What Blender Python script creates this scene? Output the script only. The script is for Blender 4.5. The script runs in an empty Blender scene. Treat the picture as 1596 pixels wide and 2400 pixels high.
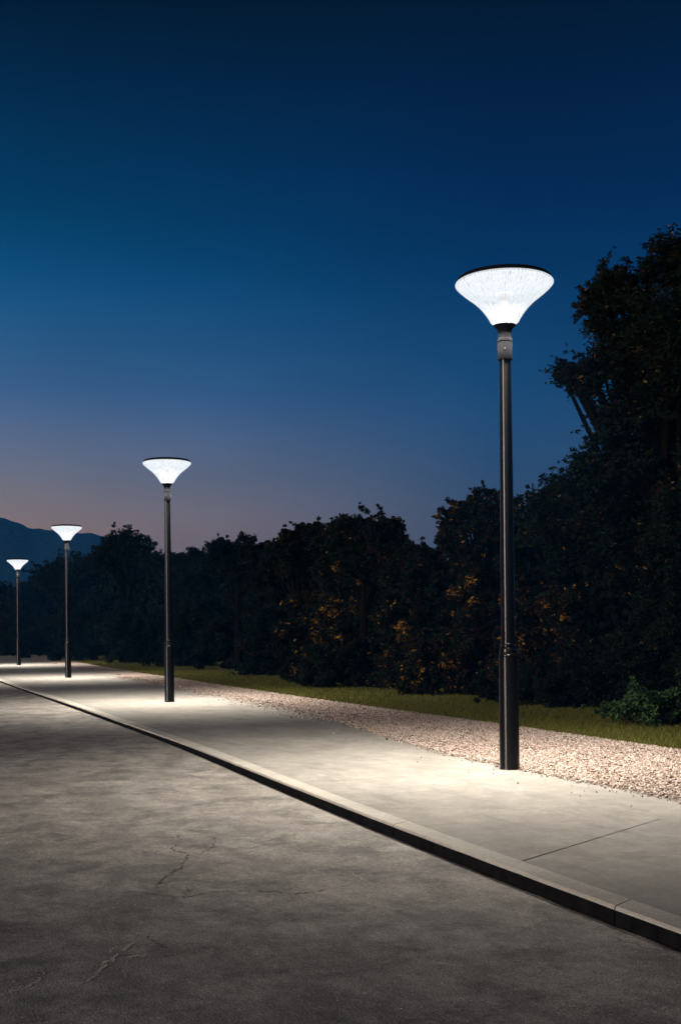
import bpy, bmesh, math, random
import numpy as np
from mathutils import Vector, Matrix
random.seed(7)
rng = np.random.default_rng(11)
R = math.radians
scene = bpy.context.scene
C = scene.collection

# ------------------------------------------------------------------ camera, sky, exposure
F, CX, CY, ROLL, EYE = 2800.0, 798.0, 1480.0, R(0.65), 1.5
YAW = math.atan2(1128, F)
DS = F / 2200
cy, sy = math.cos(YAW), math.sin(YAW)
cam_d = bpy.data.cameras.new('camera'); cam = bpy.data.objects.new('camera', cam_d); C.objects.link(cam)
cam_d.sensor_fit = 'AUTO'; cam_d.sensor_width = 36.0
cam_d.lens = 36.0 * F / 2400
cam_d.shift_y = (CY - 1200) / 2400
cam_d.clip_start = 0.05; cam_d.clip_end = 6000
cam.matrix_world = Matrix.Translation((0, 0, EYE)) @ Matrix.Rotation(-YAW, 4, 'Z') @ Matrix.Rotation(R(90), 4, 'X') @ Matrix.Rotation(-ROLL, 4, 'Z')
scene.camera = cam
scene.view_settings.view_transform = 'Standard'; scene.view_settings.look = 'None'
scene.view_settings.exposure = 0; scene.view_settings.gamma = 1

def lin(c):
    o = []
    for v in c[:3]:
        v = v / 255
        o.append(v / 12.92 if v <= 0.04045 else ((v + 0.055) / 1.055) ** 2.4)
    return (*o, 1)

world = bpy.data.worlds.new('World'); scene.world = world; world.use_nodes = True
wn, wl = world.node_tree.nodes, world.node_tree.links
wn.clear()
def wnode(t, **k):
    n = wn.new(t)
    for a, b in k.items(): setattr(n, a, b)
    return n
tc = wnode('ShaderNodeTexCoord')
sep = wnode('ShaderNodeSeparateXYZ'); wl.new(tc.outputs['Generated'], sep.inputs[0])
def sky_ramp(stops):
    r = wnode('ShaderNodeValToRGB'); cr = r.color_ramp; cr.interpolation = 'B_SPLINE'
    while len(cr.elements) > 1: cr.elements.remove(cr.elements[-1])
    stops = [(math.sin(math.atan(math.tan(math.asin(p)) * .786)) if p < 1 else 1, c) for p, c in stops]
    cr.elements[0].position = stops[0][0]; cr.elements[0].color = lin(stops[0][1])
    for p, c in stops[1:]:
        e = cr.elements.new(p); e.color = lin(c)
    wl.new(sep.outputs['Z'], r.inputs[0]); return r
west = sky_ramp([(0, (180, 138, 122)), (.10, (190, 150, 122)), (.126, (170, 145, 133)), (.16, (138, 136, 144)), (.205, (105, 120, 153)), (.248, (66, 106, 152)),
                 (.33, (8, 84, 130)), (.404, (0, 61, 100)), (.48, (0, 41, 75)), (.53, (0, 26, 52)), (.558, (0, 14, 34)), (1, (0, 8, 24))])
east = sky_ramp([(0, (60, 72, 96)), (.10, (66, 76, 96)), (.126, (60, 77, 103)), (.16, (52, 77, 110)), (.205, (38, 76, 118)), (.248, (24, 72, 118)),
                 (.33, (0, 55, 103)), (.404, (0, 38, 85)), (.48, (0, 24, 62)), (.53, (0, 17, 47)), (.558, (0, 11, 32)), (1, (0, 8, 24))])
dot = wnode('ShaderNodeVectorMath', operation='DOT_PRODUCT'); wl.new(tc.outputs['Generated'], dot.inputs[0])
dot.inputs[1].default_value = (-cy, sy, 0)            # towards the afterglow, left of the view
mr = wnode('ShaderNodeMapRange'); mr.inputs['From Min'].default_value = -.13; mr.inputs['From Max'].default_value = .35
wl.new(dot.outputs['Value'], mr.inputs['Value'])
mx = wnode('ShaderNodeMix', data_type='RGBA'); wl.new(mr.outputs[0], mx.inputs['Factor'])
wl.new(east.outputs[0], mx.inputs['A']); wl.new(west.outputs[0], mx.inputs['B'])
# faint uneven thin cloud
ns = wnode('ShaderNodeTexNoise'); ns.inputs['Scale'].default_value = 2.4; ns.inputs['Detail'].default_value = 6
mp = wnode('ShaderNodeMapping'); mp.inputs['Scale'].default_value = (1, 1, 2.6)
wl.new(tc.outputs['Generated'], mp.inputs[0]); wl.new(mp.outputs[0], ns.inputs[0])
nr = wnode('ShaderNodeMapRange'); nr.inputs['From Min'].default_value = .3; nr.inputs['From Max'].default_value = .7
nr.inputs['To Min'].default_value = .84; nr.inputs['To Max'].default_value = 1.14
wl.new(ns.outputs[0], nr.inputs['Value'])
ml = wnode('ShaderNodeVectorMath', operation='SCALE'); wl.new(mx.outputs['Result'], ml.inputs[0]); wl.new(nr.outputs[0], ml.inputs['Scale'])
# made-up bright sky patch out of view, added to streak the lamp poles
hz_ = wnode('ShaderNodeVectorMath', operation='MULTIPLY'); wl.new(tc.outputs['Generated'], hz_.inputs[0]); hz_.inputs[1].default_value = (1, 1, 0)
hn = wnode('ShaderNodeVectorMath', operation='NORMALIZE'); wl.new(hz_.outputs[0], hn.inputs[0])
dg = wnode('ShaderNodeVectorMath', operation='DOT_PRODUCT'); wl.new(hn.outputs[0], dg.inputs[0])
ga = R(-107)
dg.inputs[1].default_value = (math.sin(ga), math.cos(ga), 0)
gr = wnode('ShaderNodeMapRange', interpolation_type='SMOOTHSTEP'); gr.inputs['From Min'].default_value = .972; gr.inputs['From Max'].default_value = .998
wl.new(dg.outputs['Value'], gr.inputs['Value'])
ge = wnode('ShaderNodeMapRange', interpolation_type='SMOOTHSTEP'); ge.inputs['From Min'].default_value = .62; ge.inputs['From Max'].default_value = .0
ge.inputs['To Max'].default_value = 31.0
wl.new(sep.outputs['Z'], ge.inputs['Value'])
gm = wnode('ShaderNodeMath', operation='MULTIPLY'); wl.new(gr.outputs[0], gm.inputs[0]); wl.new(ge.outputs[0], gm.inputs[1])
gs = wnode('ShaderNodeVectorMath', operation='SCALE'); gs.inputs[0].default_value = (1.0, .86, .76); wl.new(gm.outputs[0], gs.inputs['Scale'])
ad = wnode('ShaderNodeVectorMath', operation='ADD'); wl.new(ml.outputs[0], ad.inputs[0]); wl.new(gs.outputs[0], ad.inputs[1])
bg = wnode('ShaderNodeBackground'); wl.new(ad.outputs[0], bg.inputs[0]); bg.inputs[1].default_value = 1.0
wo = wnode('ShaderNodeOutputWorld'); wl.new(bg.outputs[0], wo.inputs[0])

def ray(px, py):
    u, v = px - CX, CY - py
    return (u * math.cos(ROLL) + v * math.sin(ROLL)) / F, (-u * math.sin(ROLL) + v * math.cos(ROLL)) / F
def at(px, py, D):
    a, b = ray(px, py)
    return Vector((cy * a * D + sy * D, -sy * a * D + cy * D, EYE + b * D))
def gnd(px, py, z=0.0):
    a, b = ray(px, py)
    return at(px, py, (z - EYE) / b)

# ------------------------------------------------------------------ helpers
def tag(o, label=None, cat=None, group=None, kind=None):
    if label: o['label'] = label
    if cat: o['category'] = cat
    if group: o['group'] = group
    if kind: o['kind'] = kind
    return o
def link(name, me, mats=(), parent=None):
    o = bpy.data.objects.new(name, me); C.objects.link(o)
    if not isinstance(mats, (list, tuple)): mats = [mats]
    for m in mats: me.materials.append(m)
    if parent: o.parent = parent
    return o
def mesh_np(name, verts, faces_flat, sizes, mats=(), parent=None, midx=None, smooth=False):
    me = bpy.data.meshes.new(name)
    verts = np.asarray(verts, dtype=np.float32).reshape(-1, 3)
    me.vertices.add(len(verts)); me.vertices.foreach_set('co', verts.ravel())
    faces_flat = np.asarray(faces_flat, dtype=np.int32).ravel()
    sizes = np.asarray(sizes, dtype=np.int32)
    me.loops.add(len(faces_flat)); me.loops.foreach_set('vertex_index', faces_flat)
    me.polygons.add(len(sizes))
    me.polygons.foreach_set('loop_start', np.concatenate([[0], np.cumsum(sizes)[:-1]]).astype(np.int32))
    if midx is not None: me.polygons.foreach_set('material_index', np.asarray(midx, dtype=np.int32))
    if smooth: me.polygons.foreach_set('use_smooth', np.ones(len(sizes), dtype=bool))
    me.update(calc_edges=True); me.validate()
    return link(name, me, mats, parent)
def mesh_py(name, v, f, mats=(), parent=None, smooth=False, midx=None):
    me = bpy.data.meshes.new(name); me.from_pydata(v, [], f)
    if smooth:
        for p in me.polygons: p.use_smooth = True
    if midx:
        for p, i in zip(me.polygons, midx): p.material_index = i
    me.update()
    return link(name, me, mats, parent)
def lathe(name, prof, mat, parent=None, n=64, sharp=35):
    v, f = [], []
    for r, z in prof:
        for k in range(n):
            a = 2 * math.pi * k / n
            v.append((r * math.cos(a), r * math.sin(a), z))
    for i in range(len(prof) - 1):
        for k in range(n):
            k2 = (k + 1) % n
            f.append((i * n + k, i * n + k2, (i + 1) * n + k2, (i + 1) * n + k))
    o = mesh_py(name, v, f, mat, parent, smooth=True)
    bm = bmesh.new(); bm.from_mesh(o.data)
    bmesh.ops.remove_doubles(bm, verts=bm.verts, dist=1e-5)
    bmesh.ops.recalc_face_normals(bm, faces=bm.faces)
    for e in bm.edges:
        if len(e.link_faces) == 2 and e.calc_face_angle(0) > R(sharp): e.smooth = False
    bm.to_mesh(o.data); bm.free()
    return o

class M:
    """small node-material helper"""
    def __init__(s, name):
        s.m = bpy.data.materials.new(name); s.m.use_nodes = True
        s.n, s.l = s.m.node_tree.nodes, s.m.node_tree.links
        s.b = s.n['Principled BSDF']; s.o = s.n['Material Output']
    def node(s, t, **k):
        n = s.n.new(t)
        for a, b in k.items(): setattr(n, a, b)
        return n
    def coord(s, scale=(1, 1, 1)):
        t = s.node('ShaderNodeTexCoord'); m = s.node('ShaderNodeMapping'); m.inputs['Scale'].default_value = scale
        s.l.new(t.outputs['Object'], m.inputs[0]); return m.outputs[0]
    def noise(s, vec, scale, detail=5, rough=.6, dist=0):
        n = s.node('ShaderNodeTexNoise'); n.inputs['Scale'].default_value = scale; n.inputs['Detail'].default_value = detail
        n.inputs['Roughness'].default_value = rough; n.inputs['Distortion'].default_value = dist
        s.l.new(vec, n.inputs['Vector']); return n.outputs[0]
    def voro(s, vec, scale, feature='F1', out='Distance'):
        n = s.node('ShaderNodeTexVoronoi', feature=feature); n.inputs['Scale'].default_value = scale
        s.l.new(vec, n.inputs['Vector']); return n.outputs[out]
    def rng(s, v, a, b, c=0, d=1, smooth=False):
        n = s.node('ShaderNodeMapRange'); 
        if smooth: n.interpolation_type = 'SMOOTHSTEP'
        for k, x in zip(('From Min', 'From Max', 'To Min', 'To Max'), (a, b, c, d)): n.inputs[k].default_value = x
        s.l.new(v, n.inputs['Value']); return n.outputs[0]
    def math(s, op, a, b=None):
        n = s.node('ShaderNodeMath', operation=op)
        for i, x in enumerate((a, b)):
            if x is None: continue
            if isinstance(x, (int, float)): n.inputs[i].default_value = x
            else: s.l.new(x, n.inputs[i])
        return n.outputs[0]
    def mix(s, f, a, b, blend='MIX'):
        n = s.node('ShaderNodeMix', data_type='RGBA', blend_type=blend)
        for k, x in (('Factor', f), ('A', a), ('B', b)):
            if isinstance(x, (int, float)): n.inputs[k].default_value = x
            elif isinstance(x, tuple): n.inputs[k].default_value = (*x[:3], 1)
            else: s.l.new(x, n.inputs[k])
        return n.outputs['Result']
    def ramp(s, v, stops):
        r = s.node('ShaderNodeValToRGB'); cr = r.color_ramp
        while len(cr.elements) > 1: cr.elements.remove(cr.elements[-1])
        cr.elements[0].position = stops[0][0]; cr.elements[0].color = (*stops[0][1], 1)
        for p, c in stops[1:]: cr.elements.new(p).color = (*c, 1)
        s.l.new(v, r.inputs[0]); return r.outputs[0]
    def set(s, **k):
        for a, b in k.items():
            a = a.replace('_', ' ')
            if isinstance(b, (int, float)): s.b.inputs[a].default_value = b
            elif isinstance(b, tuple): s.b.inputs[a].default_value = (*b[:3], 1)
            else: s.l.new(b, s.b.inputs[a])
        return s
    def bump(s, h, strength=.5, dist=.02):
        n = s.node('ShaderNodeBump'); n.inputs['Strength'].default_value = strength; n.inputs['Distance'].default_value = dist
        s.l.new(h, n.inputs['Height']); s.l.new(n.outputs[0], s.b.inputs['Normal']); return s

# ------------------------------------------------------------------ materials
# asphalt
m = M('asphalt'); v = m.coord()
big = m.noise(v, .45, 5, .6, .2); mid = m.noise(v, 4.5, 8, .78, .1); fine = m.noise(v, 95, 4, .8)
col = m.ramp(big, [(.3, (.29, .256, .22)), (.5, (.375, .335, .29)), (.7, (.46, .412, .36))])
col = m.mix(m.rng(mid, .3, .7), m.mix(.5, col, (.08, .076, .072)), col)
dust = m.math('MULTIPLY', m.rng(m.noise(m.coord((1.0, .6, 1)), 2.4, 10, .78, .25), .42, .60), m.rng(m.noise(v, 7, 5, .7), .3, .6, .4, 1))
col = m.mix(m.math('MULTIPLY', dust, .75), col, (.70, .63, .54))
oil = m.rng(m.noise(v, 1.7, 8, .75, .2), .50, .62, 0, .65)
col = m.mix(oil, col, (.10, .092, .086))
grit = m.noise(v, 38, 4, .8)
col = m.mix(m.rng(grit, .38, .62, .55, 0), col, m.mix(.65, col, (.05, .045, .04)))
col = m.mix(m.rng(fine, .36, .64, .7, .0), col, m.mix(.8, col, (.035, .032, .03)))
col = m.mix(m.rng(fine, .56, .74, .0, .6), col, (.62, .57, .50))
chip = m.voro(v, 34, out='Color'); sepc = m.node('ShaderNodeSeparateColor'); m.l.new(chip, sepc.inputs[0])
chd = m.rng(m.voro(v, 34), .10, .17, 1, 0)
chm = m.math('MULTIPLY', chd, m.math('GREATER_THAN', sepc.outputs[0], .955))
col = m.mix(m.math('MULTIPLY', chm, .85), col, (1.0, .95, .85))
dkm = m.math('MULTIPLY', chd, m.math('LESS_THAN', sepc.outputs[0], .10))
col = m.mix(m.math('MULTIPLY', dkm, .7), col, (.04, .036, .033))
dv = m.node('ShaderNodeVectorMath', operation='ADD'); m.l.new(v, dv.inputs[0])
nz = m.node('ShaderNodeTexNoise'); nz.inputs['Scale'].default_value = 2.2; nz.inputs['Detail'].default_value = 6; m.l.new(v, nz.inputs[0])
ns_ = m.node('ShaderNodeVectorMath', operation='SCALE'); ns_.inputs['Scale'].default_value = .55; m.l.new(nz.outputs['Color'], ns_.inputs[0]); m.l.new(ns_.outputs[0], dv.inputs[1])
crk = m.voro(dv.outputs[0], .55, 'DISTANCE_TO_EDGE')
crkm = m.math('MULTIPLY', m.rng(crk, .002, .009, 1, 0), m.rng(m.noise(v, .9, 3), .56, .66))
col = m.mix(m.math('MULTIPLY', crkm, .35), col, (.05, .045, .04))
m.set(Base_Color=col, Roughness=m.rng(mid, .3, .7, .75, .95), Specular_IOR_Level=.3)
hh = m.math('ADD', m.math('MULTIPLY', fine, .6), m.math('MULTIPLY', m.voro(v, 90), .6))
hh = m.math('SUBTRACT', hh, m.math('MULTIPLY', crkm, .6))
m.bump(hh, .55, .006); ASPHALT = m.m
m = M('tar_crack'); m.set(Base_Color=(.06, .054, .05), Roughness=.9); CRACK = m.m
m = M('dusty_crack'); m.set(Base_Color=(.46, .41, .34), Roughness=.95); DUST = m.m

# concrete
def concrete(name, a, b, c, speck=.5, dirt=1.0):
    m = M(name); v = m.coord()
    big = m.noise(v, .7, 5, .6, .5); mid = m.noise(v, 4.5, 7, .72, .3); fine = m.noise(v, 110, 3, .7)
    col = m.ramp(big, [(.3, a), (.5, b), (.7, c)])
    col = m.mix(m.rng(mid, .3, .68, .0, .9 * dirt), col, m.mix(.6, col, (.17, .152, .13)))
    col = m.mix(m.rng(m.noise(v, 26, 5, .8), .35, .66, .5, 0), col, m.mix(.6, col, (.12, .11, .095)))
    col = m.mix(m.rng(fine, .35, .65, .55, 0), col, m.mix(.6, col, (.10, .09, .08)))
    pit = m.rng(m.voro(v, 60), .05, .13, speck, 0); pc = m.voro(v, 60, out='Color'); sp = m.node('ShaderNodeSeparateColor'); m.l.new(pc, sp.inputs[0])
    pit = m.math('MULTIPLY', pit, m.math('GREATER_THAN', sp.outputs[1], .86))
    col = m.mix(pit, col, (.10, .09, .08))
    st = m.rng(m.noise(m.coord((1.0, .35, 1)), 3.1, 8, .72, .5), .48, .66, 0, .6 * dirt)
    col = m.mix(st, col, (.17, .157, .135))
    m.set(Base_Color=col, Roughness=.88, Specular_IOR_Level=.25)
    m.bump(m.math('ADD', m.math('MULTIPLY', fine, .5), mid), .35, .006)
    return m.m
PAVE = concrete('paving_concrete', (.33, .305, .265), (.42, .387, .336), (.50, .462, .40))
KERBM = concrete('kerb_concrete', (.50, .46, .39), (.58, .535, .455), (.66, .61, .52), .3, .35)
m = M('kerb_face_bitumen_shade'); v = m.coord(); m.set(Base_Color=m.ramp(m.noise(v, 9, 6), [(.3, (.004, .004, .005)), (.7, (.011, .011, .011))]), Roughness=.95, Specular_IOR_Level=.04)  # near-black colour paints the unlit shade into the tarred road face
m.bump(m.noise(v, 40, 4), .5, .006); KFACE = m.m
m = M('joint_dirt'); m.set(Base_Color=(.03, .027, .022), Roughness=.95); JOINT = m.m
# gravel bed and stones
m = M('gravel_bed'); v = m.coord()
vc = m.voro(v, 42, out='Color'); sp = m.node('ShaderNodeSeparateColor'); m.l.new(vc, sp.inputs[0])
col = m.ramp(sp.outputs[0], [(0, (.16, .115, .09)), (.3, (.30, .22, .18)), (.65, (.44, .34, .285)), (1, (.56, .47, .41))])
col = m.mix(m.rng(m.noise(v, 1.3, 5), .4, .68, 0, .5), col, (.22, .165, .125))
m.set(Base_Color=col, Roughness=.9, Specular_IOR_Level=.25); m.bump(m.voro(v, 42), .9, .02); GBED = m.m
STONES = []
for i, c in enumerate([(.34, .25, .205), (.42, .34, .285), (.21, .145, .11), (.54, .475, .41), (.045, .028, .018)]):
    m = M('gravel_stone_%s' % ['pink', 'pale', 'brown', 'white', 'leaf'][i]); m.set(Base_Color=c, Roughness=.8, Specular_IOR_Level=.3); STONES.append(m.m)
# soil, grass
m = M('turf_soil'); v = m.coord(); m.set(Base_Color=m.ramp(m.noise(v, 6, 6), [(.3, (.05, .05, .014)), (.7, (.10, .095, .025))]), Roughness=.95, Specular_IOR_Level=.1)
m.bump(m.noise(v, 60, 4), .8, .03); SOIL = m.m
GRASS = []
for c in [(.095, .095, .019), (.06, .074, .016), (.14, .112, .028)]:
    m = M('grass_blade'); m.set(Base_Color=c, Roughness=.8, Specular_IOR_Level=.05); GRASS.append(m.m)
# foliage / bark
def leafmat(name, c, tr=.25):
    m = M(name); g = m.node('ShaderNodeObjectInfo')
    m.set(Base_Color=c, Roughness=.75, Specular_IOR_Level=.05)
    t = m.node('ShaderNodeBsdfTranslucent'); t.inputs[0].default_value = (*c, 1)
    x = m.node('ShaderNodeMixShader'); x.inputs[0].default_value = tr
    m.l.new(m.b.outputs[0], x.inputs[1]); m.l.new(t.outputs[0], x.inputs[2]); m.l.new(x.outputs[0], m.o.inputs[0])
    return m.m
L_DARK = leafmat('leaf_dark_green', (.007, .012, .0085)); L_MID = leafmat('leaf_green', (.012, .021, .010))
L_BROWN = leafmat('leaf_red_brown', (.030, .013, .007)); L_ORANGE = leafmat('leaf_autumn_orange', (.31, .155, .026)); L_OLIVE = leafmat('leaf_olive', (.018, .019, .009))
LEAFS = [L_DARK, L_MID, L_BROWN, L_ORANGE, L_OLIVE, leafmat('leaf_fresh_green', (.05, .095, .035))]
m = M('bark'); v = m.coord((4, 4, 1)); m.set(Base_Color=m.ramp(m.noise(v, 5, 6), [(.3, (.0025, .002, .0016)), (.7, (.007, .0055, .0045))]), Roughness=1.0, Specular_IOR_Level=.02); m.bump(m.noise(v, 9, 5), .8, .03); BARK = m.m
m = M('wooded_hill'); v = m.coord(); m.set(Base_Color=m.ramp(m.noise(v, .03, 6), [(.3, (.006, .012, .010)), (.7, (.014, .024, .018))]), Roughness=1, Specular_IOR_Level=0); m.bump(m.noise(v, .08, 6), 1, 6); HILL = m.m
m = M('far_foliage'); m.set(Base_Color=(.006, .009, .006), Roughness=1, Specular_IOR_Level=0); FARL = m.m
# lamp materials
m = M('black_lacquer'); v = m.coord(); m.set(Base_Color=(.028, .0275, .028), Metallic=.95, Roughness=.20, Specular_IOR_Level=.6, Anisotropic=.9, Anisotropic_Rotation=.25); tg_ = m.node('ShaderNodeTangent', direction_type='RADIAL', axis='Z'); m.l.new(tg_.outputs[0], m.b.inputs['Tangent']); LACQ = m.m
m = M('grey_cast_metal'); v = m.coord(); m.set(Base_Color=(.006, .006, .007), Roughness=.8, Specular_IOR_Level=.06); m.bump(m.noise(v, 120, 3), .15, .002); CAST = m.m
m = M('steel_screw'); m.set(Base_Color=(.6, .6, .6), Metallic=1.0, Roughness=.3); STEEL = m.m
m = M('white_reflector'); m.set(Base_Color=(.8, .8, .82), Roughness=.35); REFL = m.m
m = M('grey_driver_tube'); m.set(Base_Color=(.012, .012, .014), Roughness=.6, Specular_IOR_Level=.1); TUBE = m.m
m = M('led_panel'); e = m.node('ShaderNodeEmission'); e.inputs[0].default_value = (.94, .97, 1, 1); e.inputs[1].default_value = .95; m.l.new(e.outputs[0], m.o.inputs[0]); LED = m.m
# prismatic lit diffuser: clear acrylic with fine ribs glowing
m = M('prismatic_diffuser')
t = m.node('ShaderNodeTexCoord'); sp = m.node('ShaderNodeSeparateXYZ'); m.l.new(t.outputs['Object'], sp.inputs[0])
ang = m.math('ARCTAN2', sp.outputs[1], sp.outputs[0])
rib = m.math('SINE', m.math('MULTIPLY', ang, 90.0))
nv = m.node('ShaderNodeCombineXYZ'); m.l.new(m.math('MULTIPLY', ang, 9.0), nv.inputs[0]); m.l.new(m.math('MULTIPLY', sp.outputs[2], 7.0), nv.inputs[2])
pn = m.noise(nv.outputs[0], 2.6, 4, .7)
clear = m.math('ADD', m.math('MULTIPLY', m.rng(rib, -1, 1), .10), m.rng(pn, .42, .70, .12, .5))
em = m.node('ShaderNodeEmission'); em.inputs[0].default_value = (.90, .955, 1.0, 1); nf = m.node('ShaderNodeCombineXYZ'); m.l.new(m.math('MULTIPLY', ang, 22.0), nf.inputs[0]); m.l.new(m.math('MULTIPLY', sp.outputs[2], 9.0), nf.inputs[2])
fleck = m.rng(m.noise(nf.outputs[0], 1.0, 5, .88), .35, .46, .12, 1.0)
m.l.new(m.math('MULTIPLY', m.rng(m.noise(nv.outputs[0], 5.0, 4, .75), .38, .52, .84, 1.10), fleck), em.inputs[1])
tr = m.node('ShaderNodeBsdfTransparent'); tr.inputs[0].default_value = (.97, .98, 1, 1)
x = m.node('ShaderNodeMixShader'); m.l.new(clear, x.inputs[0]); m.l.new(em.outputs[0], x.inputs[1]); m.l.new(tr.outputs[0], x.inputs[2])
gl = m.node('ShaderNodeBsdfGlossy'); gl.inputs['Roughness'].default_value = .1
x2 = m.node('ShaderNodeMixShader'); x2.inputs[0].default_value = .0008; m.l.new(x.outputs[0], x2.inputs[1]); m.l.new(gl.outputs[0], x2.inputs[2]); m.l.new(x2.outputs[0], m.o.inputs[0]); DIFF = m.m

# ------------------------------------------------------------------ the setting
KY = [-40, 2, 5.45, 8.53, 12, 15.4, 25, 41, 75, 180]; KX = [3.45, 3.72, 3.76, 3.81, 3.93, 4.08, 4.2, 4.32, 4.8, 8]
GY = [-40, 6, 8.65, 12.1, 13.9, 17.5, 22, 33, 75, 180]; GX = [6.75, 6.72, 6.70, 6.66, 6.78, 7.42, 8.0, 8.45, 9.8, 12.5]
HY = [-40, 11.9, 16.35, 24.9, 39, 65, 115, 180]; HX = [9.1, 9.28, 9.38, 9.35, 9.75, 10.95, 14, 18.8]
kx = lambda y: float(np.interp(y, KY, KX)); gx = lambda y: float(np.interp(y, GY, GX)); hx = lambda y: float(np.interp(y, HY, HX))
def smooth_fn(f, w=1.6): return lambda y: (f(y - w) + f(y - w / 2) + f(y) + f(y + w / 2) + f(y + w)) / 5
kx, gx, hx = smooth_fn(kx), smooth_fn(gx), smooth_fn(hx)
ys = list(np.arange(-12, 40, .25)) + list(np.arange(40, 170.1, 1.0))
def jit(y, amp, s): return amp * (math.sin(y * 3.1 * s + 1.3) + math.sin(y * 7.7 * s + .4) * .6 + math.sin(y * 17.3 * s) * .45)
def strip(name, fl, fr, z, mats, ys=ys, n=1, **k):
    v, f = [], []
    for y in ys:
        a, b = fl(y), fr(y)
        for i in range(n + 1): v.append((a + (b - a) * i / n, y, z(y) if callable(z) else z))
    for j in range(len(ys) - 1):
        for i in range(n):
            q = j * (n + 1) + i; f.append((q, q + 1, q + n + 2, q + n + 1))
    return mesh_py(name, v, f, mats, **k)
RZ = -.104
rz = lambda y: float(np.interp(y, [5.5, 12, 18, 44], [-.104, -.092, -.074, -.052]))
# ground: one sheet to the horizon, a step up under the pavement
gv, gf = [], []
for y in [-900, -12, 0, 20, 40, 60, 90, 170, 2600]:
    yy = max(-12, min(170, y)); xk = kx(yy) + .09
    for xx, z in ((-2400, -.118), (xk, -.118), (xk + .002, -.012), (2400, -.012)): gv.append((xx, y, z))
for j in range(8):
    for i in range(3):
        q = j * 4 + i; gf.append((q, q + 1, q + 5, q + 4))
tag(mesh_py('ground', gv, gf, SOIL), kind='structure')
# road with its cracks in one mesh
road = strip('road', lambda y: -9.0, lambda y: kx(y) + .05, rz, [ASPHALT, CRACK, DUST], n=1)
bm = bmesh.new(); bm.from_mesh(road.data)
def crack(pts, w, mi, jitter=.012, seg=10):
    P = [gnd(*p, RZ) for p in pts]; line = []
    for a, b in zip(P, P[1:]):
        for i in range(seg): line.append(a.lerp(b, i / seg))
    line.append(P[-1])
    line = [Vector((p.x + random.gauss(0, jitter), p.y + random.gauss(0, jitter), 0)) for p in line]
    prev = None
    for i, p in enumerate(line):
        d = (line[min(i + 1, len(line) - 1)] - line[max(i - 1, 0)]); d.normalize(); nn = Vector((-d.y, d.x, 0))
        ww = w * random.uniform(.15, 1.0) * (0.15 if i in (0, len(line) - 1) else 1)
        a = bm.verts.new((p.x + nn.x * ww, p.y + nn.y * ww, rz(p.y) + .003)); b = bm.verts.new((p.x - nn.x * ww, p.y - nn.y * ww, rz(p.y) + .003))
        if prev:
            if random.random() > .12:
                f = bm.faces.new((prev[0], prev[1], b, a)); f.material_index = mi
        prev = (a, b)
crack([(405, 1945), (425, 1970), (405, 1992), (440, 2005), (425, 2035), (385, 2060), (360, 2085)], .007, 1)
crack([(500, 1960), (505, 1985), (470, 2005), (440, 2008)], .006, 1)
crack([(435, 2105), (500, 2092), (560, 2090), (640, 2092), (690, 2096), (760, 2088)], .008, 1)
crack([(275, 2096), (320, 2090), (380, 2102), (435, 2105), (445, 2070)], .006, 1)
crack([(340, 2195), (365, 2210), (395, 2225)], .006, 1)
crack([(155, 2310), (215, 2298), (245, 2262), (270, 2245), (315, 2210)], .014, 2)
crack([(300, 2245), (345, 2240)], .012, 2)
crack([(0, 2335), (40, 2322), (85, 2305), (110, 2278)], .010, 2)
crack([(255, 2235), (280, 2210)], .005, 2)
crack([(0, 2275), (60, 2276), (100, 2276)], .004, 2)
crack([(690, 2010), (740, 2020), (800, 2040), (870, 2070)], .004, 2)
bm.to_mesh(road.data); bm.free()
tag(road, kind='structure')
# pavement slab with its joint grooves
JD = gnd(1525, 1925) - gnd(1230, 2015); JD.z = 0; JD.normalize()
strip_p = strip('pavement', lambda y: kx(y) + .178, lambda y: gx(y) + jit(y, .022, .8) + .05, 0.0, [PAVE, JOINT], ys=list(np.arange(-12, 40, .1)) + list(np.arange(40, 170, 1.0)))
bm = bmesh.new(); bm.from_mesh(strip_p.data)
def groove(x0, y0, x1, y1, w, z):
    d = Vector((x1 - x0, y1 - y0, 0)); L = d.length; d.normalize(); nn = Vector((-d.y, d.x, 0)); k = 24; prev = None
    for i in range(k + 1):
        p = Vector((x0, y0, z)) + d * (L * i / k); ww = w * random.uniform(.55, 1.1) * (1 - .6 * i / k)
        a = bm.verts.new(p + nn * ww); b = bm.verts.new(p - nn * ww)
        if prev: bm.faces.new((prev[0], prev[1], b, a)).material_index = 1
        prev = (a, b)
for y0 in (-5.3, 6.74, 18.8, 30.8, 42.8):
    x0 = kx(y0) + .182; L = 1.85
    groove(x0, y0, x0 + JD.x / abs(JD.x) * L, y0 + JD.y / JD.x * L, .0085, .002)
bm.to_mesh(strip_p.data); bm.free()
tag(strip_p, kind='structure')
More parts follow.
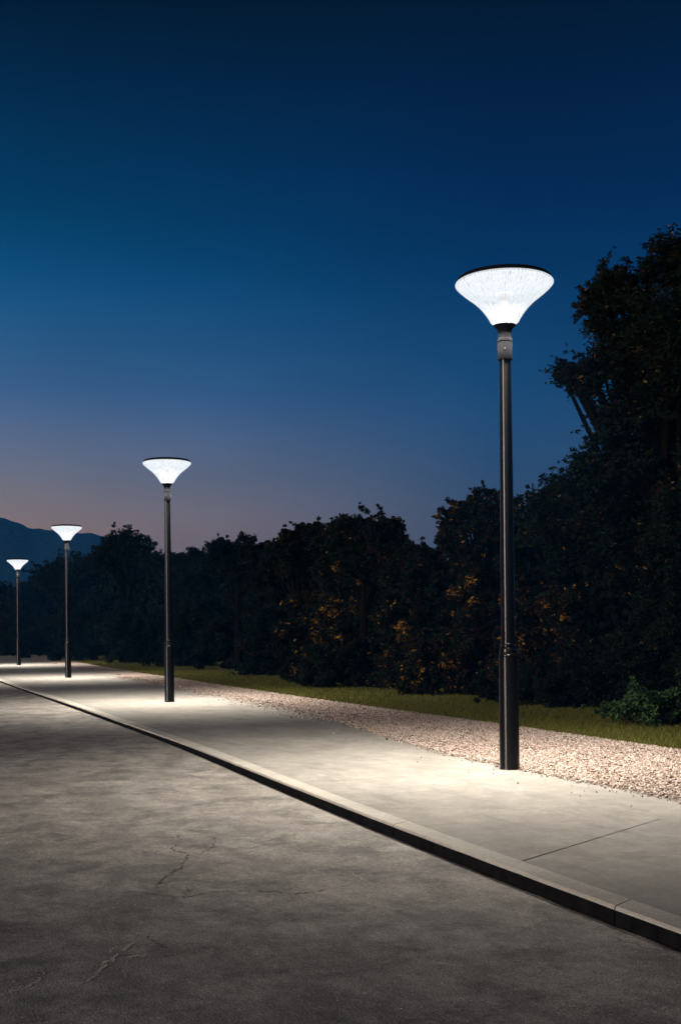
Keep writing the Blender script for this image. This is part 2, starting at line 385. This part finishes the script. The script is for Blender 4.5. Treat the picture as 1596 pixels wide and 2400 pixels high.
# kerb: stones set end to end, tarred face with its shade painted in near black
kv, kf, km = [], [], []
slope = JD.y / JD.x
y = 5.43 - 16 * 3.0
while y < 169:
    y1 = y + 3.0; k = 12; b0 = len(kv)
    for i in range(k + 1):
        for_y = y + .004 + (y1 - y - .008) * i / k
        x0 = kx(for_y); e = .0022 * math.sin(for_y * 9) + .0015 * math.sin(for_y * 23)
        b_ = .004 * math.sin(for_y * 13) + .003 * math.sin(for_y * 31 + 1)
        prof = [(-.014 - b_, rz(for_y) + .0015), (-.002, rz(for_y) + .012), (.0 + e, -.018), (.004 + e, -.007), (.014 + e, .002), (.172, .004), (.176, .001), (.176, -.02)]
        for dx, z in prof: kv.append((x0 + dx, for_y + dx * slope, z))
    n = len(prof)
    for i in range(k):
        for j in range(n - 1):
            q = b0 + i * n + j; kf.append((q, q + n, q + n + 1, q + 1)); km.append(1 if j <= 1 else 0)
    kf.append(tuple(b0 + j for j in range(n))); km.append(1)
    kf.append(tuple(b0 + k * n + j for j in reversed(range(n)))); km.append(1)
    y = y1
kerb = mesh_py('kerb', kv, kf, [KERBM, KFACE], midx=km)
tag(kerb, kind='structure')

# gravel: bed + loose stones, one object of stuff
gb_v, gb_f = [], []
gys = list(np.arange(-12, 40, .1)) + list(np.arange(40, 170, 1.0))
for y in gys:
    a = gx(y) + jit(y, .035, 1.0) + (.10 * math.sin(y * 1.9) + .08 * math.sin(y * 4.3 + 1)) * min(1, max(0, (y - 14) / 6)); b = hx(y) + jit(y, .04, .7)
    gb_v += [(a, y, .004), ((a + b) / 2, y, .008), (b, y, .006)]
for j in range(len(gys) - 1):
    for i in range(2):
        q = j * 3 + i; gb_f.append((q, q + 1, q + 4, q + 3))
def stones(N, y0, y1, smin, smax, spill=.0):
    yy = y0 + (y1 - y0) * rng.random(N) ** .95
    ga_ = np.array([gx(t) for t in np.linspace(y0, y1, 400)]); ha_ = np.array([hx(t) for t in np.linspace(y0, y1, 400)])
    a = np.interp(yy, np.linspace(y0, y1, 400), ga_); b = np.interp(yy, np.linspace(y0, y1, 400), ha_)
    u = rng.random(N); xx = a + (b - a) * u
    if spill:
        k = rng.random(N) < .06; xx[k] = a[k] - np.abs(rng.normal(0, spill, k.sum()))
    s = smin + (smax - smin) * rng.random(N) ** 2
    return xx, yy, s
parts = [stones(125000, 7, 19, .007, .023, .09), stones(60000, 19, 42, .010, .027, .28), stones(5000, 1, 7, .01, .024, .08), stones(1500, 7, 22, .009, .019, .5)]
X = np.concatenate([p[0] for p in parts]); Y = np.concatenate([p[1] for p in parts]); S = np.concatenate([p[2] for p in parts]); N = len(X)
octv = np.array([(1, 0, 0), (0, 1, 0), (-1, 0, 0), (0, -1, 0), (0, 0, 1), (0, 0, -1)], float)
octf = np.array([(0, 1, 4), (1, 2, 4), (2, 3, 4), (3, 0, 4), (1, 0, 5), (2, 1, 5), (3, 2, 5), (0, 3, 5)])
sc = S[:, None] * np.stack([.7 + .6 * rng.random(N), .45 + .5 * rng.random(N), .35 + .4 * rng.random(N)], 1)
q = octv[None] * sc[:, None, :]
def rotm(N, tilt=1.0):
    a = rng.random(N) * 2 * np.pi; b = (rng.random(N) - .5) * tilt; c = (rng.random(N) - .5) * tilt
    ca, sa, cb, sb, cc, sc_ = np.cos(a), np.sin(a), np.cos(b), np.sin(b), np.cos(c), np.sin(c)
    Rz = np.zeros((N, 3, 3)); Rz[:, 0, 0] = ca; Rz[:, 0, 1] = -sa; Rz[:, 1, 0] = sa; Rz[:, 1, 1] = ca; Rz[:, 2, 2] = 1
    Rx = np.zeros((N, 3, 3)); Rx[:, 0, 0] = 1; Rx[:, 1, 1] = cb; Rx[:, 1, 2] = -sb; Rx[:, 2, 1] = sb; Rx[:, 2, 2] = cb
    Ry = np.zeros((N, 3, 3)); Ry[:, 1, 1] = 1; Ry[:, 0, 0] = cc; Ry[:, 0, 2] = sc_; Ry[:, 2, 0] = -sc_; Ry[:, 2, 2] = cc
    return Rz @ Rx @ Ry
q = np.einsum('nij,nkj->nki', rotm(N, 1.3), q)
q += np.stack([X, Y, .006 + S * .35], 1)[:, None, :]
nb = len(gb_v)
verts = np.concatenate([np.array(gb_v), q.reshape(-1, 3)])
fl = np.concatenate([np.array(gb_f).ravel(), (octf[None] + (nb + np.arange(N) * 6)[:, None, None]).ravel()])
sizes = np.concatenate([np.full(len(gb_f), 4), np.full(N * 8, 3)])
pick = rng.choice(5, N, p=[.36, .22, .19, .12, .11]) + 1
midx = np.concatenate([np.zeros(len(gb_f)), np.repeat(pick, 8)])
g = mesh_np('gravel', verts, fl, sizes, [GBED] + STONES, midx=midx)
tag(g, 'strip of loose pinkish gravel between the pavement and the grass verge', 'gravel', kind='stuff')

# grass verge: blades
def blades(N, y0, y1, h0, h1, w):
    yy = y0 + (y1 - y0) * rng.random(N)
    b = np.interp(yy, HY, HX); xx = b - .05 + rng.random(N) ** 1.0 * (3.2 + yy * .06)
    a = rng.random(N) * 2 * np.pi; h = h0 + (h1 - h0) * rng.random(N); ln = h * (rng.random(N) * .9)
    la = rng.random(N) * 2 * np.pi; ww = w * (.5 + rng.random(N))
    base = np.stack([xx, yy, np.full(N, -.01)], 1)
    s = np.stack([np.cos(a) * ww, np.sin(a) * ww, np.zeros(N)], 1)
    tip = base + np.stack([np.cos(la) * ln, np.sin(la) * ln, h], 1)
    return np.stack([base - s, base + s, tip], 1).reshape(-1, 3)
bv = np.concatenate([blades(130000, 8, 24, .02, .08, .005), blades(110000, 24, 58, .03, .09, .009), blades(40000, 58, 105, .03, .09, .016)])
nT = len(bv) // 3
gr_o = mesh_np('grass', bv, np.arange(nT * 3), np.full(nT, 3), GRASS, midx=rng.choice(3, nT, p=[.5, .3, .2]))
tag(gr_o, 'dark olive grass verge between the gravel strip and the hedge', 'grass', kind='stuff')

# hill far off to the left
hv, hf = [], []
for i, px in enumerate(np.linspace(-420, 760, 90)):
    top = np.interp(px, [-420, -200, 0, 40, 75, 150, 225, 300, 400, 760], [1240, 1200, 1212, 1222, 1240, 1246, 1252, 1280, 1330, 1440]) + 1.2 * math.sin(i * .6)
    D = 1000 * DS
    p = at(px, top, D)
    for k in range(7):
        t = k / 6
        q_ = at(px, 1490, D - 260 * (1 - t))
        z = (p.z + .5) * (math.sin(t * math.pi / 2)) - .5 + (1.5 * math.sin(i * 2.1 + k * 1.7) if 0 < k < 6 else 0)
        hv.append((q_.x, q_.y, z))
    q_ = at(px, 1490, D + 300); hv.append((q_.x, q_.y, -.5))
for i in range(89):
    for k in range(7):
        a = i * 8 + k; hf.append((a, a + 8, a + 9, a + 1))
tag(mesh_py('hills', hv, hf, HILL, smooth=True), kind='structure')

# ------------------------------------------------------------------ trees and shrubs
def leaf_cloud(centres, radii, n, size, flat=.75):
    """n leaf quads spread round cluster centres"""
    K = len(centres)
    w = radii ** 1.7; w = w / w.sum(); k = rng.choice(K, n, p=w)
    d = rng.normal(0, 1, (n, 3)); d /= np.linalg.norm(d, axis=1)[:, None]
    r = rng.random(n) ** .5
    c = centres[k] + d * (r * radii[k])[:, None] * np.array([1, 1, flat])
    a = rng.normal(0, 1, (n, 3)); a[:, 2] *= .7; a /= np.linalg.norm(a, axis=1)[:, None]
    b = rng.normal(0, 1, (n, 3)); b -= (b * a).sum(1)[:, None] * a; b /= np.linalg.norm(b, axis=1)[:, None]
    s = size * (.45 + .95 * rng.random(n) ** 1.5)[:, None]
    v = np.stack([c - a * s, c + b * s * .42, c + a * s, c - b * s * .42], 1)
    return v.reshape(-1, 3), k
def tube_np(pts, rads, n=7):
    v, f = [], []
    for i, (p, r) in enumerate(zip(pts, rads)):
        d = (pts[min(i + 1, len(pts) - 1)] - pts[max(i - 1, 0)]).normalized()
        a = d.orthogonal().normalized(); b = d.cross(a)
        for k in range(n):
            t = 2 * math.pi * k / n; v.append(p + (a * math.cos(t) + b * math.sin(t)) * r)
    for i in range(len(pts) - 1):
        for k in range(n):
            f.append((i * n + k, i * n + (k + 1) % n, (i + 1) * n + (k + 1) % n, (i + 1) * n + k))
    return v, f
def plant(name, label, cat, base, lobes, n, leaf, mixp, trunk_r, group=None, cl=None, seed=0, orange_low=None, sparse=1.0, stems=1):
    """lobes: [(centre Vector, radius)]; > trunk, crown"""
    global rng
    mixp = list(mixp) + [1 - sum(mixp)] if len(mixp) == 5 else mixp; mixp = np.maximum(mixp, 0) / np.maximum(mixp, 0).sum()
    rng = np.random.default_rng(seed); rnd = random.Random(seed)
    root = bpy.data.objects.new(name, None); C.objects.link(root); root.location = base; tag(root, label, cat, group)
    cen, rad, lob = [], [], []
    for li, (c, r) in enumerate(lobes):
        K = max(9, int(11 * sparse * (r / .8) ** 1.35))
        for _ in range(K):
            d = Vector((rnd.gauss(0, 1), rnd.gauss(0, 1), rnd.gauss(0, 1))).normalized()
            t = rnd.random() ** .42
            cen.append(c + Vector((d.x * r, d.y * r, d.z * r * .85)) * t); rad.append((cl or .26) * rnd.uniform(.7, 1.45) * (r / .9) ** .35 * min(1, .45 + r)); lob.append(li)
        for _ in range(int(K * .9)):                        # sprays of twigs reaching past the lobe
            d = Vector((rnd.gauss(0, 1), rnd.gauss(0, 1), rnd.gauss(0, .8) + .15)).normalized()
            p = c + d * r * rnd.uniform(.65, .92); q = (d + Vector((rnd.gauss(0, .5), rnd.gauss(0, .5), rnd.gauss(0, .35)))).normalized()
            st = (cl or .26) * .55 * min(1, .3 + r)
            for k_ in range(rnd.choice((2, 3, 4))):
                cen.append(p.copy()); rad.append(st * (1.15 - .22 * k_) * rnd.uniform(.6, 1.1)); lob.append(li)
                p = p + q * st * rnd.uniform(.9, 1.5) + Vector((rnd.gauss(0, 1), rnd.gauss(0, 1), rnd.gauss(0, 1))) * st * .25
    cen_a = np.array([tuple(c - base) for c in cen]); rad_a = np.array(rad)
    k_ok = cen_a[:, 2] > .12
    cen_a = cen_a[k_ok]; rad_a = rad_a[k_ok]
    v, k = leaf_cloud(cen_a, rad_a, n, leaf)
    v[:, 2] = np.maximum(v[:, 2], .01)
    cmat = rng.choice(6, len(cen_a), p=mixp)
    mi = cmat[k]
    sw = rng.random(n) < .5; mi[sw] = rng.choice(6, sw.sum(), p=mixp)
    mesh_np('crown', v, np.arange(n * 4), np.full(n, 4), LEAFS, root, midx=mi)
    # trunk with limbs to every lobe, twigs to clusters
    tv, tf = [], []
    def add(pts, rads, nn=7):
        a, b = tube_np(pts, rads, nn); o = len(tv); tv.extend(a); tf.extend([tuple(x + o for x in q) for q in b])
    B = Vector((0, 0, 0))
    lc = [c - base for c, r in lobes]
    mean = sum(lc, Vector()) / len(lc); zlo = min(c.z - r * 0 for c in lc)
    fork = Vector((mean.x * .35, mean.y * .35, max(.15, min(zlo * .6, mean.z * .45))))
    crown_base = Vector((mean.x * .7, mean.y * .7, mean.z * .9))
    for s in range(stems):
        o = Vector((rnd.uniform(-.2, .2), rnd.uniform(-.2, .2), 0)) * (stems > 1)
        add([B + o, (B + fork) / 2 + o + Vector((rnd.uniform(-.05, .05), rnd.uniform(-.05, .05), 0)), fork + o * .5, crown_base], [trunk_r * 1.25, trunk_r, trunk_r * .85, trunk_r * .45], 9)
    for c, (c0, r) in zip(lc, lobes):
        st = fork.lerp(crown_base, rnd.random() * .8 if c.z > fork.z else 0)
        md = st.lerp(c, .5) + Vector((rnd.uniform(-.2, .2), rnd.uniform(-.2, .2), rnd.uniform(-.05, .25))) * r
        add([st, md, c], [trunk_r * .5, trunk_r * .3, trunk_r * .12], 6)
    for c in cen_a[rng.permutation(len(cen_a))[:min(len(cen_a), 160)]]:
        c = Vector(c); j = min(range(len(lc)), key=lambda i: (lc[i] - c).length)
        md = lc[j].lerp(c, .5) + Vector((rnd.uniform(-.08, .08),) * 3)
        add([lc[j], md, c], [trunk_r * .12, trunk_r * .07, trunk_r * .03], 4)
    mesh_py('trunk', [tuple(p) for p in tv], tf, BARK, root, smooth=True)
    return root
def lobes_px(L, D, spread=.35, seed=1):
    rr = random.Random(seed); out = []
    for px, py, r in L:
        rw = r * D / 2200
        out.append((at(px, py, D * DS + rr.uniform(-spread, spread) * rw * 2), rw))
    base = list(out)
    for i, (c, r) in enumerate(base):                       # fill between neighbouring lobes
        near = sorted((x for j, x in enumerate(base) if j != i), key=lambda x: (x[0] - c).length)[:2]
        for c2, r2 in near: out.append((c.lerp(c2, .5) + Vector((0, 0, -.15 * r)), (r + r2) * .36))
    return out
def base_px(px, D):
    p = at(px, 1500, D * DS); return Vector((p.x, p.y, -.01))

plant('broadleaf_tree', 'tallest dark broadleaf tree filling the right edge behind the nearest lamp', 'tree', base_px(1665, 17.8),
      lobes_px([(1610, 620, 78), (1560, 600, 42), (1475, 680, 66), (1415, 655, 38), (1385, 725, 40), (1570, 745, 95), (1700, 700, 120), (1450, 790, 80), (1410, 860, 52), (1342, 872, 34), (1318, 880, 22),
                (1560, 870, 95), (1690, 900, 120), (1440, 965, 44), (1375, 912, 24), (1418, 1040, 38), (1500, 1010, 60), (1590, 960, 60), (1365, 1092, 32), (1460, 1110, 75), (1300, 1150, 38), (1620, 1120, 80), (1540, 1180, 80), (1500, 1330, 80), (1600, 1370, 90), (1580, 1450, 70), (1440, 1340, 70),
                (1350, 1170, 80), (1490, 850, 85), (1520, 930, 70), (1400, 1150, 66), (1590, 1060, 80), (1640, 820, 90), (1530, 1240, 90), (1650, 980, 90), (1720, 1100, 130), (1240, 1200, 36), (1300, 1240, 80), (1420, 1250, 90), (1550, 1290, 100), (1680, 1300, 110)], 17.5, seed=3),
      230000, .048, [.66, .22, .06, .012, .048], .24, cl=.34, seed=21, sparse=1.05)
plant('broadleaf_tree', 'loose crowned tree with sky showing through, directly behind the nearest lamp post', 'tree', base_px(1130, 22),
      lobes_px([(1140, 1178, 42), (1190, 1185, 38), (1085, 1195, 34), (1045, 1213, 26), (1110, 1240, 48), (1175, 1250, 60), (1055, 1275, 36), (1100, 1310, 50), (1190, 1330, 70), (1120, 1370, 60)], 22, seed=4),
      46000, .052, [.5, .15, .25, .05, .05], .13, cl=.22, seed=22, sparse=.62)
plant('broadleaf_tree', 'rounded dark tree with the highest crown between the two nearest lamps', 'tree', base_px(850, 25),
      lobes_px([(860, 1238, 48), (815, 1236, 38), (905, 1245, 36), (940, 1268, 18), (850, 1300, 70), (780, 1270, 36), (905, 1320, 50), (800, 1340, 60)], 25, seed=5),
      60000, .055, [.7, .15, .09, .02, .04], .13, cl=.27, seed=23)
plant('broadleaf_tree', 'dark tree with stepped crown adjoining the rounded tree on its left', 'tree', base_px(700, 28),
      lobes_px([(725, 1245, 32), (690, 1262, 30), (755, 1262, 30), (655, 1290, 34), (720, 1320, 60), (640, 1320, 30)], 28, seed=6),
      42000, .055, [.72, .15, .08, .01, .04], .12, cl=.27, seed=24)
plant('broadleaf_tree', 'low dark tree in the sky gap left of the nearest lamp post', 'tree', base_px(985, 24),
      lobes_px([(975, 1300, 34), (1010, 1308, 34), (950, 1320, 38), (990, 1350, 55)], 24, seed=7),
      28000, .055, [.7, .15, .1, .01, .04], .09, cl=.24, seed=25)
plant('broadleaf_tree', 'dark tree with ragged double crown just right of the second lamp post', 'tree', base_px(560, 36),
      lobes_px([(510, 1290, 28), (545, 1298, 30), (580, 1280, 30), (610, 1300, 30), (570, 1340, 55), (500, 1335, 40)], 36, seed=8),
      36000, .065, [.78, .14, .04, .0, .04], .14, cl=.30, seed=26)
plant('broadleaf_tree', 'small dark tree directly behind the second lamp post', 'tree', base_px(440, 42),
      lobes_px([(450, 1312, 32), (410, 1318, 32), (480, 1312, 26), (370, 1325, 36), (430, 1360, 50)], 42, seed=9),
      24000, .075, [.8, .14, .02, .0, .04], .14, cl=.32, seed=27)
plant('broadleaf_tree', 'dark dome shaped tree standing out between the second and third lamp posts', 'tree', base_px(300, 50),
      lobes_px([(295, 1265, 32), (265, 1285, 34), (330, 1290, 32), (240, 1310, 32), (300, 1325, 50), (350, 1325, 30)], 50, seed=10),
      36000, .085, [.8, .14, .02, .0, .04], .18, cl=.36, seed=28)
plant('broadleaf_tree', 'low dark tree behind the pole of the third lamp', 'tree', base_px(160, 62),
      lobes_px([(190, 1330, 36), (130, 1338, 36), (100, 1350, 32), (160, 1370, 50), (215, 1340, 36)], 62, seed=11),
      22000, .11, [.82, .14, .02, .0, .02], .18, cl=.42, seed=29)
plant('broadleaf_tree', 'lowest and most distant dark tree, beside the leftmost lamp', 'tree', base_px(20, 78),
      lobes_px([(60, 1395, 34), (20, 1398, 34), (-20, 1400, 36), (40, 1430, 50), (-60, 1390, 50)], 78, seed=12),
      14000, .15, [.82, .1, .06, .0, .02], .2, cl=.5, seed=30)

# shrubs of the hedge: px, depth, half width px, top py, label, leaf mix
DK = [.76, .17, .03, .0, .04]
AU = [.40, .08, .26, .18, .08]
sh = [
 (1580, 14.4, 125, 1592, 'low bushy green shrub at the grass edge by the right side of the picture', [.10, .35, .0, .0, .05, .50]),
 (1420, 18.0, 130, 1470, 'tall dark shrub with a few yellow leaves under the tallest tree', [.60, .20, .10, .06, .04]),
 (1600, 16.9, 150, 1420, 'tall dark shrub at the right edge behind the low green shrub', DK),
 (1260, 19.0, 95, 1375, 'orange and rust leaved shrub just right of the nearest lamp post', AU),
 (1330, 17.6, 90, 1550, 'low dark shrub in front of the orange shrub right of the nearest lamp post', DK),
 (1200, 18.4, 80, 1560, 'low dark shrub at the grass edge directly behind the nearest lamp post', DK),
 (1120, 21.5, 90, 1400, 'rust coloured shrub under the loose crowned tree', [.42, .1, .40, .03, .05]),
 (1020, 21.5, 75, 1490, 'low shrub with an orange tuft, left of the nearest lamp post', [.6, .15, .12, .08, .05]),
 (960, 24.0, 95, 1390, 'dark shrub with scattered yellow leaves along its top under the low tree', [.6, .12, .15, .08, .05]),
 (860, 25.5, 90, 1430, 'dark shrub under the rounded tree, tucked between two autumn shrubs', DK),
 (800, 27.0, 60, 1380, 'narrow shrub with a bright yellow top below the rounded tree', [.5, .1, .12, .22, .06]),
 (725, 27.5, 65, 1395, 'upright orange flecked shrub below the stepped tree', [.5, .1, .26, .08, .06]),
 (770, 24.8, 80, 1510, 'low dark shrub at the grass edge in front of the orange flecked shrub', DK),
 (640, 32.0, 80, 1400, 'dark shrub midway between the two nearest lamps', DK),
 (540, 38.0, 85, 1400, 'dark shrub at the grass edge just right of the second lamp post', DK),
 (430, 42.0, 80, 1410, 'dark shrub at the foot of the small tree behind the second lamp post', DK),
 (330, 48.0, 80, 1400, 'dark shrub under the right side of the dome shaped tree', DK),
 (220, 54.0, 75, 1410, 'dark shrub under the left side of the dome shaped tree', DK),
 (120, 62.0, 70, 1430, 'dark shrub right behind the pole of the third lamp', DK),
 (30, 70.0, 75, 1450, 'brownish dark shrub beside the leftmost lamp', [.6, .1, .25, .0, .05]),
]
for i, (px, D, hw, top, lab, mixp) in enumerate(sh):
    rr = random.Random(100 + i); b = base_px(px, D); rw = hw * D / 2200; H = at(px, top, D * DS).z
    lobes = []
    rows = max(2, int(round(H / (rw * .9))) + 1)
    for r_ in range(rows):
        z = (H - rw * .42) * (r_ + .35) / (rows - .65) if rows > 1 else H / 2
        wdt = rw * (1 - .35 * r_ / rows)
        for q_ in range(3):
            off = (q_ - 1) * wdt * .62 + rr.uniform(-.15, .15) * rw
            p = b + Vector((cy * off + rr.uniform(-.3, .3) * rw, -sy * off + rr.uniform(-.3, .3) * rw, z * rr.uniform(.86, 1.06)))
            lobes.append((p, rw * rr.uniform(.38, .52)))
    plant('shrub', lab, 'shrub', b, lobes, int(20000 + 5200 * H * rw), .028 + D * .0009, mixp, .045, cl=.24 + D * .002, seed=300 + i, stems=3)

# distant wood behind the hedge, one mass
rng = np.random.default_rng(77)
N = 90000
t = rng.random(N); px_ = -150 + 2100 * t
Dw = np.interp(px_, [-150, 0, 300, 600, 900, 1300, 1950], [95, 88, 64, 46, 34, 27, 25]) + rng.random(N) * 3.0
topy = np.interp(px_, [-150, 0, 80, 130, 230, 380, 500, 640, 800, 960, 1040, 1200, 1400, 1950], [1400, 1405, 1370, 1350, 1320, 1315, 1320, 1310, 1290, 1330, 1345, 1280, 1200, 1150])
a = (px_ - CX) / F; Dk = Dw * DS; wx = cy * a * Dk + sy * Dk; wy = -sy * a * Dk + cy * Dk
hmax = EYE + (CY - topy - (px_ - CX) * math.tan(ROLL)) / 2200 * Dw
hmax += .35 * np.sin(wy * 1.7) + .25 * np.sin(wy * 4.1 + 1)
wz = hmax * rng.random(N) ** .8
c = np.stack([wx, wy, wz], 1)
A = rng.normal(0, 1, (N, 3)); A /= np.linalg.norm(A, axis=1)[:, None]
B_ = rng.normal(0, 1, (N, 3)); B_ -= (B_ * A).sum(1)[:, None] * A; B_ /= np.linalg.norm(B_, axis=1)[:, None]
s = (.10 + Dw * .0028)[:, None] * (.6 + .8 * rng.random(N))[:, None]
v = np.stack([c - A * s, c + B_ * s * .6, c + A * s, c - B_ * s * .6], 1).reshape(-1, 3); v[:, 2] = np.maximum(v[:, 2], -.01)
w = mesh_np('woodland', v, np.arange(N * 4), np.full(N, 4), FARL)
tag(w, 'dark distant woodland mass behind the hedge and trees', 'woodland', kind='stuff')

# ------------------------------------------------------------------ street lamps
px2m = 1.5 / 328.0
def zz(py): return (1804 - py) * px2m
def make_lamp():
    root = bpy.data.objects.new('street_lamp', None); C.objects.link(root)
    zb = zz(1541)
    lathe('base_column', [(0, -.01), (.109, -.01), (.109, .003), (.107, .02), (.1035, zb - .01), (.1035, zb), (.096, zb + .004)], LACQ, root)
    lathe('base_collar', [(.096, zb + .003), (.103, zb + .008), (.104, zb + .02), (.100, zb + .028), (.094, zb + .032), (.098, zb + .05), (.097, zb + .075), (.090, zb + .098), (.080, zb + .112),
                          (.079, zb + .125), (.087, zb + .13), (.088, zb + .142), (.078, zb + .148), (.0765, zb + .16)], LACQ, root)
    zt = zz(843)
    pole = [(.0765, zb + .15), (.0755, 2.2), (.069, 3.3), (.0605, zt + .02)]
    lathe('pole', pole, LACQ, root)
    neck = lathe('neck', [(.060, zt), (.074, zt), (.077, zt + .006), (.077, zt + .10), (.079, zt + .165), (.079, zt + .185), (.072, zt + .19), (.072, zt + .196), (.078, zt + .2), (.078, zt + .225), (.070, zt + .235),
                          (.068, zt + .30), (.069, zz(779)), (.078, zz(772)), (.100, zz(765)), (.121, zz(762)), (.121, zz(760.5)), (0, zz(760.5))], CAST, root)
    zs = zt + .11
    a0 = -math.pi / 2 - YAW * 0
    for k in range(3):
        an = math.atan2(-11.2, -6.45) + k * 2 * math.pi / 3
        bm = bmesh.new()
        bmesh.ops.create_cone(bm, cap_ends=True, segments=10, radius1=.009, radius2=.006, depth=.012)
        bmesh.ops.rotate(bm, verts=bm.verts, matrix=Matrix.Rotation(R(90), 3, 'Y'), cent=(0, 0, 0))
        bmesh.ops.rotate(bm, verts=bm.verts, matrix=Matrix.Rotation(an, 3, 'Z'), cent=(0, 0, 0))
        bmesh.ops.translate(bm, verts=bm.verts, vec=(math.cos(an) * .080, math.sin(an) * .080, zs))
        me = bpy.data.meshes.new('screw'); bm.to_mesh(me); bm.free(); link('screw', me, STEEL, neck)
    zr = zz(664)
    # flared prismatic diffuser
    key_z = [zz(760), zr - .41, zr - .33, zr - .255, zr - .18, zr - .11, zr - .062, zr - .030]; key_r = [.118, .149, .196, .254, .328, .414, .470, .502]
    prof = []
    for i in range(len(key_z) - 1):                          # smooth curve through the key radii
        p0, p1, p2, p3 = [key_r[max(0, min(7, i + d))] for d in (-1, 0, 1, 2)]
        for k in range(4):
            t = k / 4
            prof.append((.5 * ((2 * p1) + (p2 - p0) * t + (2 * p0 - 5 * p1 + 4 * p2 - p3) * t * t + (3 * p1 - p0 - 3 * p2 + p3) * t ** 3), key_z[i] + (key_z[i + 1] - key_z[i]) * t))
    prof += [(.502, zr - .030), (.516, zr - .018), (.524, zr - .004), (.524, zr + .006), (.518, zr + .016), (.505, zr + .024), (.494, zr + .027)]
    lathe('diffuser', prof, DIFF, root, n=96)
    hood = lathe('hood', [(.488, zr + .024), (.500, zr + .026), (.506, zr + .032), (.502, zr + .056), (.485, zr + .070), (.42, zr + .082), (.25, zr + .094), (0, zr + .100)], CAST, root, n=96)
    lathe('led_panel', [(.496, zr + .010), (.35, zr + .012), (.12, zr + .016), (0, zr + .016)], LED, root, n=64)
    lathe('driver_tube', [(0, zz(760) + .002), (.036, zz(760) + .002), (.036, zr - .20), (.05, zr - .17), (.085, zr - .12), (.085, zr - .105), (0, zr - .10)], TUBE, root, n=32)
    ld = bpy.data.lights.new('lamp_light', 'AREA'); ld.shape = 'DISK'; ld.size = .94; ld.energy = LAMP_E; ld.spread = R(LAMP_SPREAD); ld.color = (1.0, .93, .82)
    lo = bpy.data.objects.new('lamp_light', ld); C.objects.link(lo); lo.parent = root; lo.location = (0, 0, zr - .004)
    lw = bpy.data.lights.new('lamp_spill_light', 'AREA'); lw.shape = 'DISK'; lw.size = .9; lw.energy = LAMP_WIDE; lw.spread = R(165); lw.color = (1.0, .93, .82)
    lo = bpy.data.objects.new('lamp_spill_light', lw); C.objects.link(lo); lo.parent = root; lo.location = (0, 0, zr - .01)
    return root
LAMP_E, LAMP_SPREAD, LAMP_WIDE = 1850, 110, 220
def copy_tree(o, parent=None):
    c = o.copy(); C.objects.link(c)
    if parent: c.parent = parent
    for ch in list(o.children): copy_tree(ch, c)
    return c
labs = ['tallest looking and nearest black street lamp, standing where pavement meets gravel', 'second nearest black street lamp, standing on the pavement left of centre',
        'third black street lamp, its glowing head in front of the blue hill', 'smallest and most distant black street lamp at the left edge']
lp = make_lamp()
heights = [1183, 582, 366, 255]; bx = [1194, 398, 161, 45]; by = [1804, 1640, 1586, 1559.5]
for i in range(4):
    o = lp if i == 0 else copy_tree(lp)
    D = 5.43 * F / heights[i]
    p = at(bx[i], by[i], D)
    o.location = (p.x, p.y, .012 if p.x > gx(p.y) - .2 else 0.002)
    tag(o, labs[i], 'street lamp', 'lit street lamps in a row along the pavement')

# haze (air)
HAZE = 0.00037
if HAZE:
    bm = bmesh.new(); bmesh.ops.create_cube(bm, size=1); me = bpy.data.meshes.new('haze'); bm.to_mesh(me); bm.free()
    hz = link('haze', me); hz.location = (0, 900, 69); hz.scale = (5000, 4000, 141)
    m = M('haze_air'); pv = m.node('ShaderNodeVolumePrincipled'); pv.inputs['Color'].default_value = (.05, .34, .86, 1); pv.inputs['Density'].default_value = HAZE
    m.l.new(pv.outputs[0], m.o.inputs['Volume']); m.n.remove(m.b); me.materials.append(m.m)
    tag(hz, 'thin evening haze in the air over the whole place', 'haze', kind='stuff')
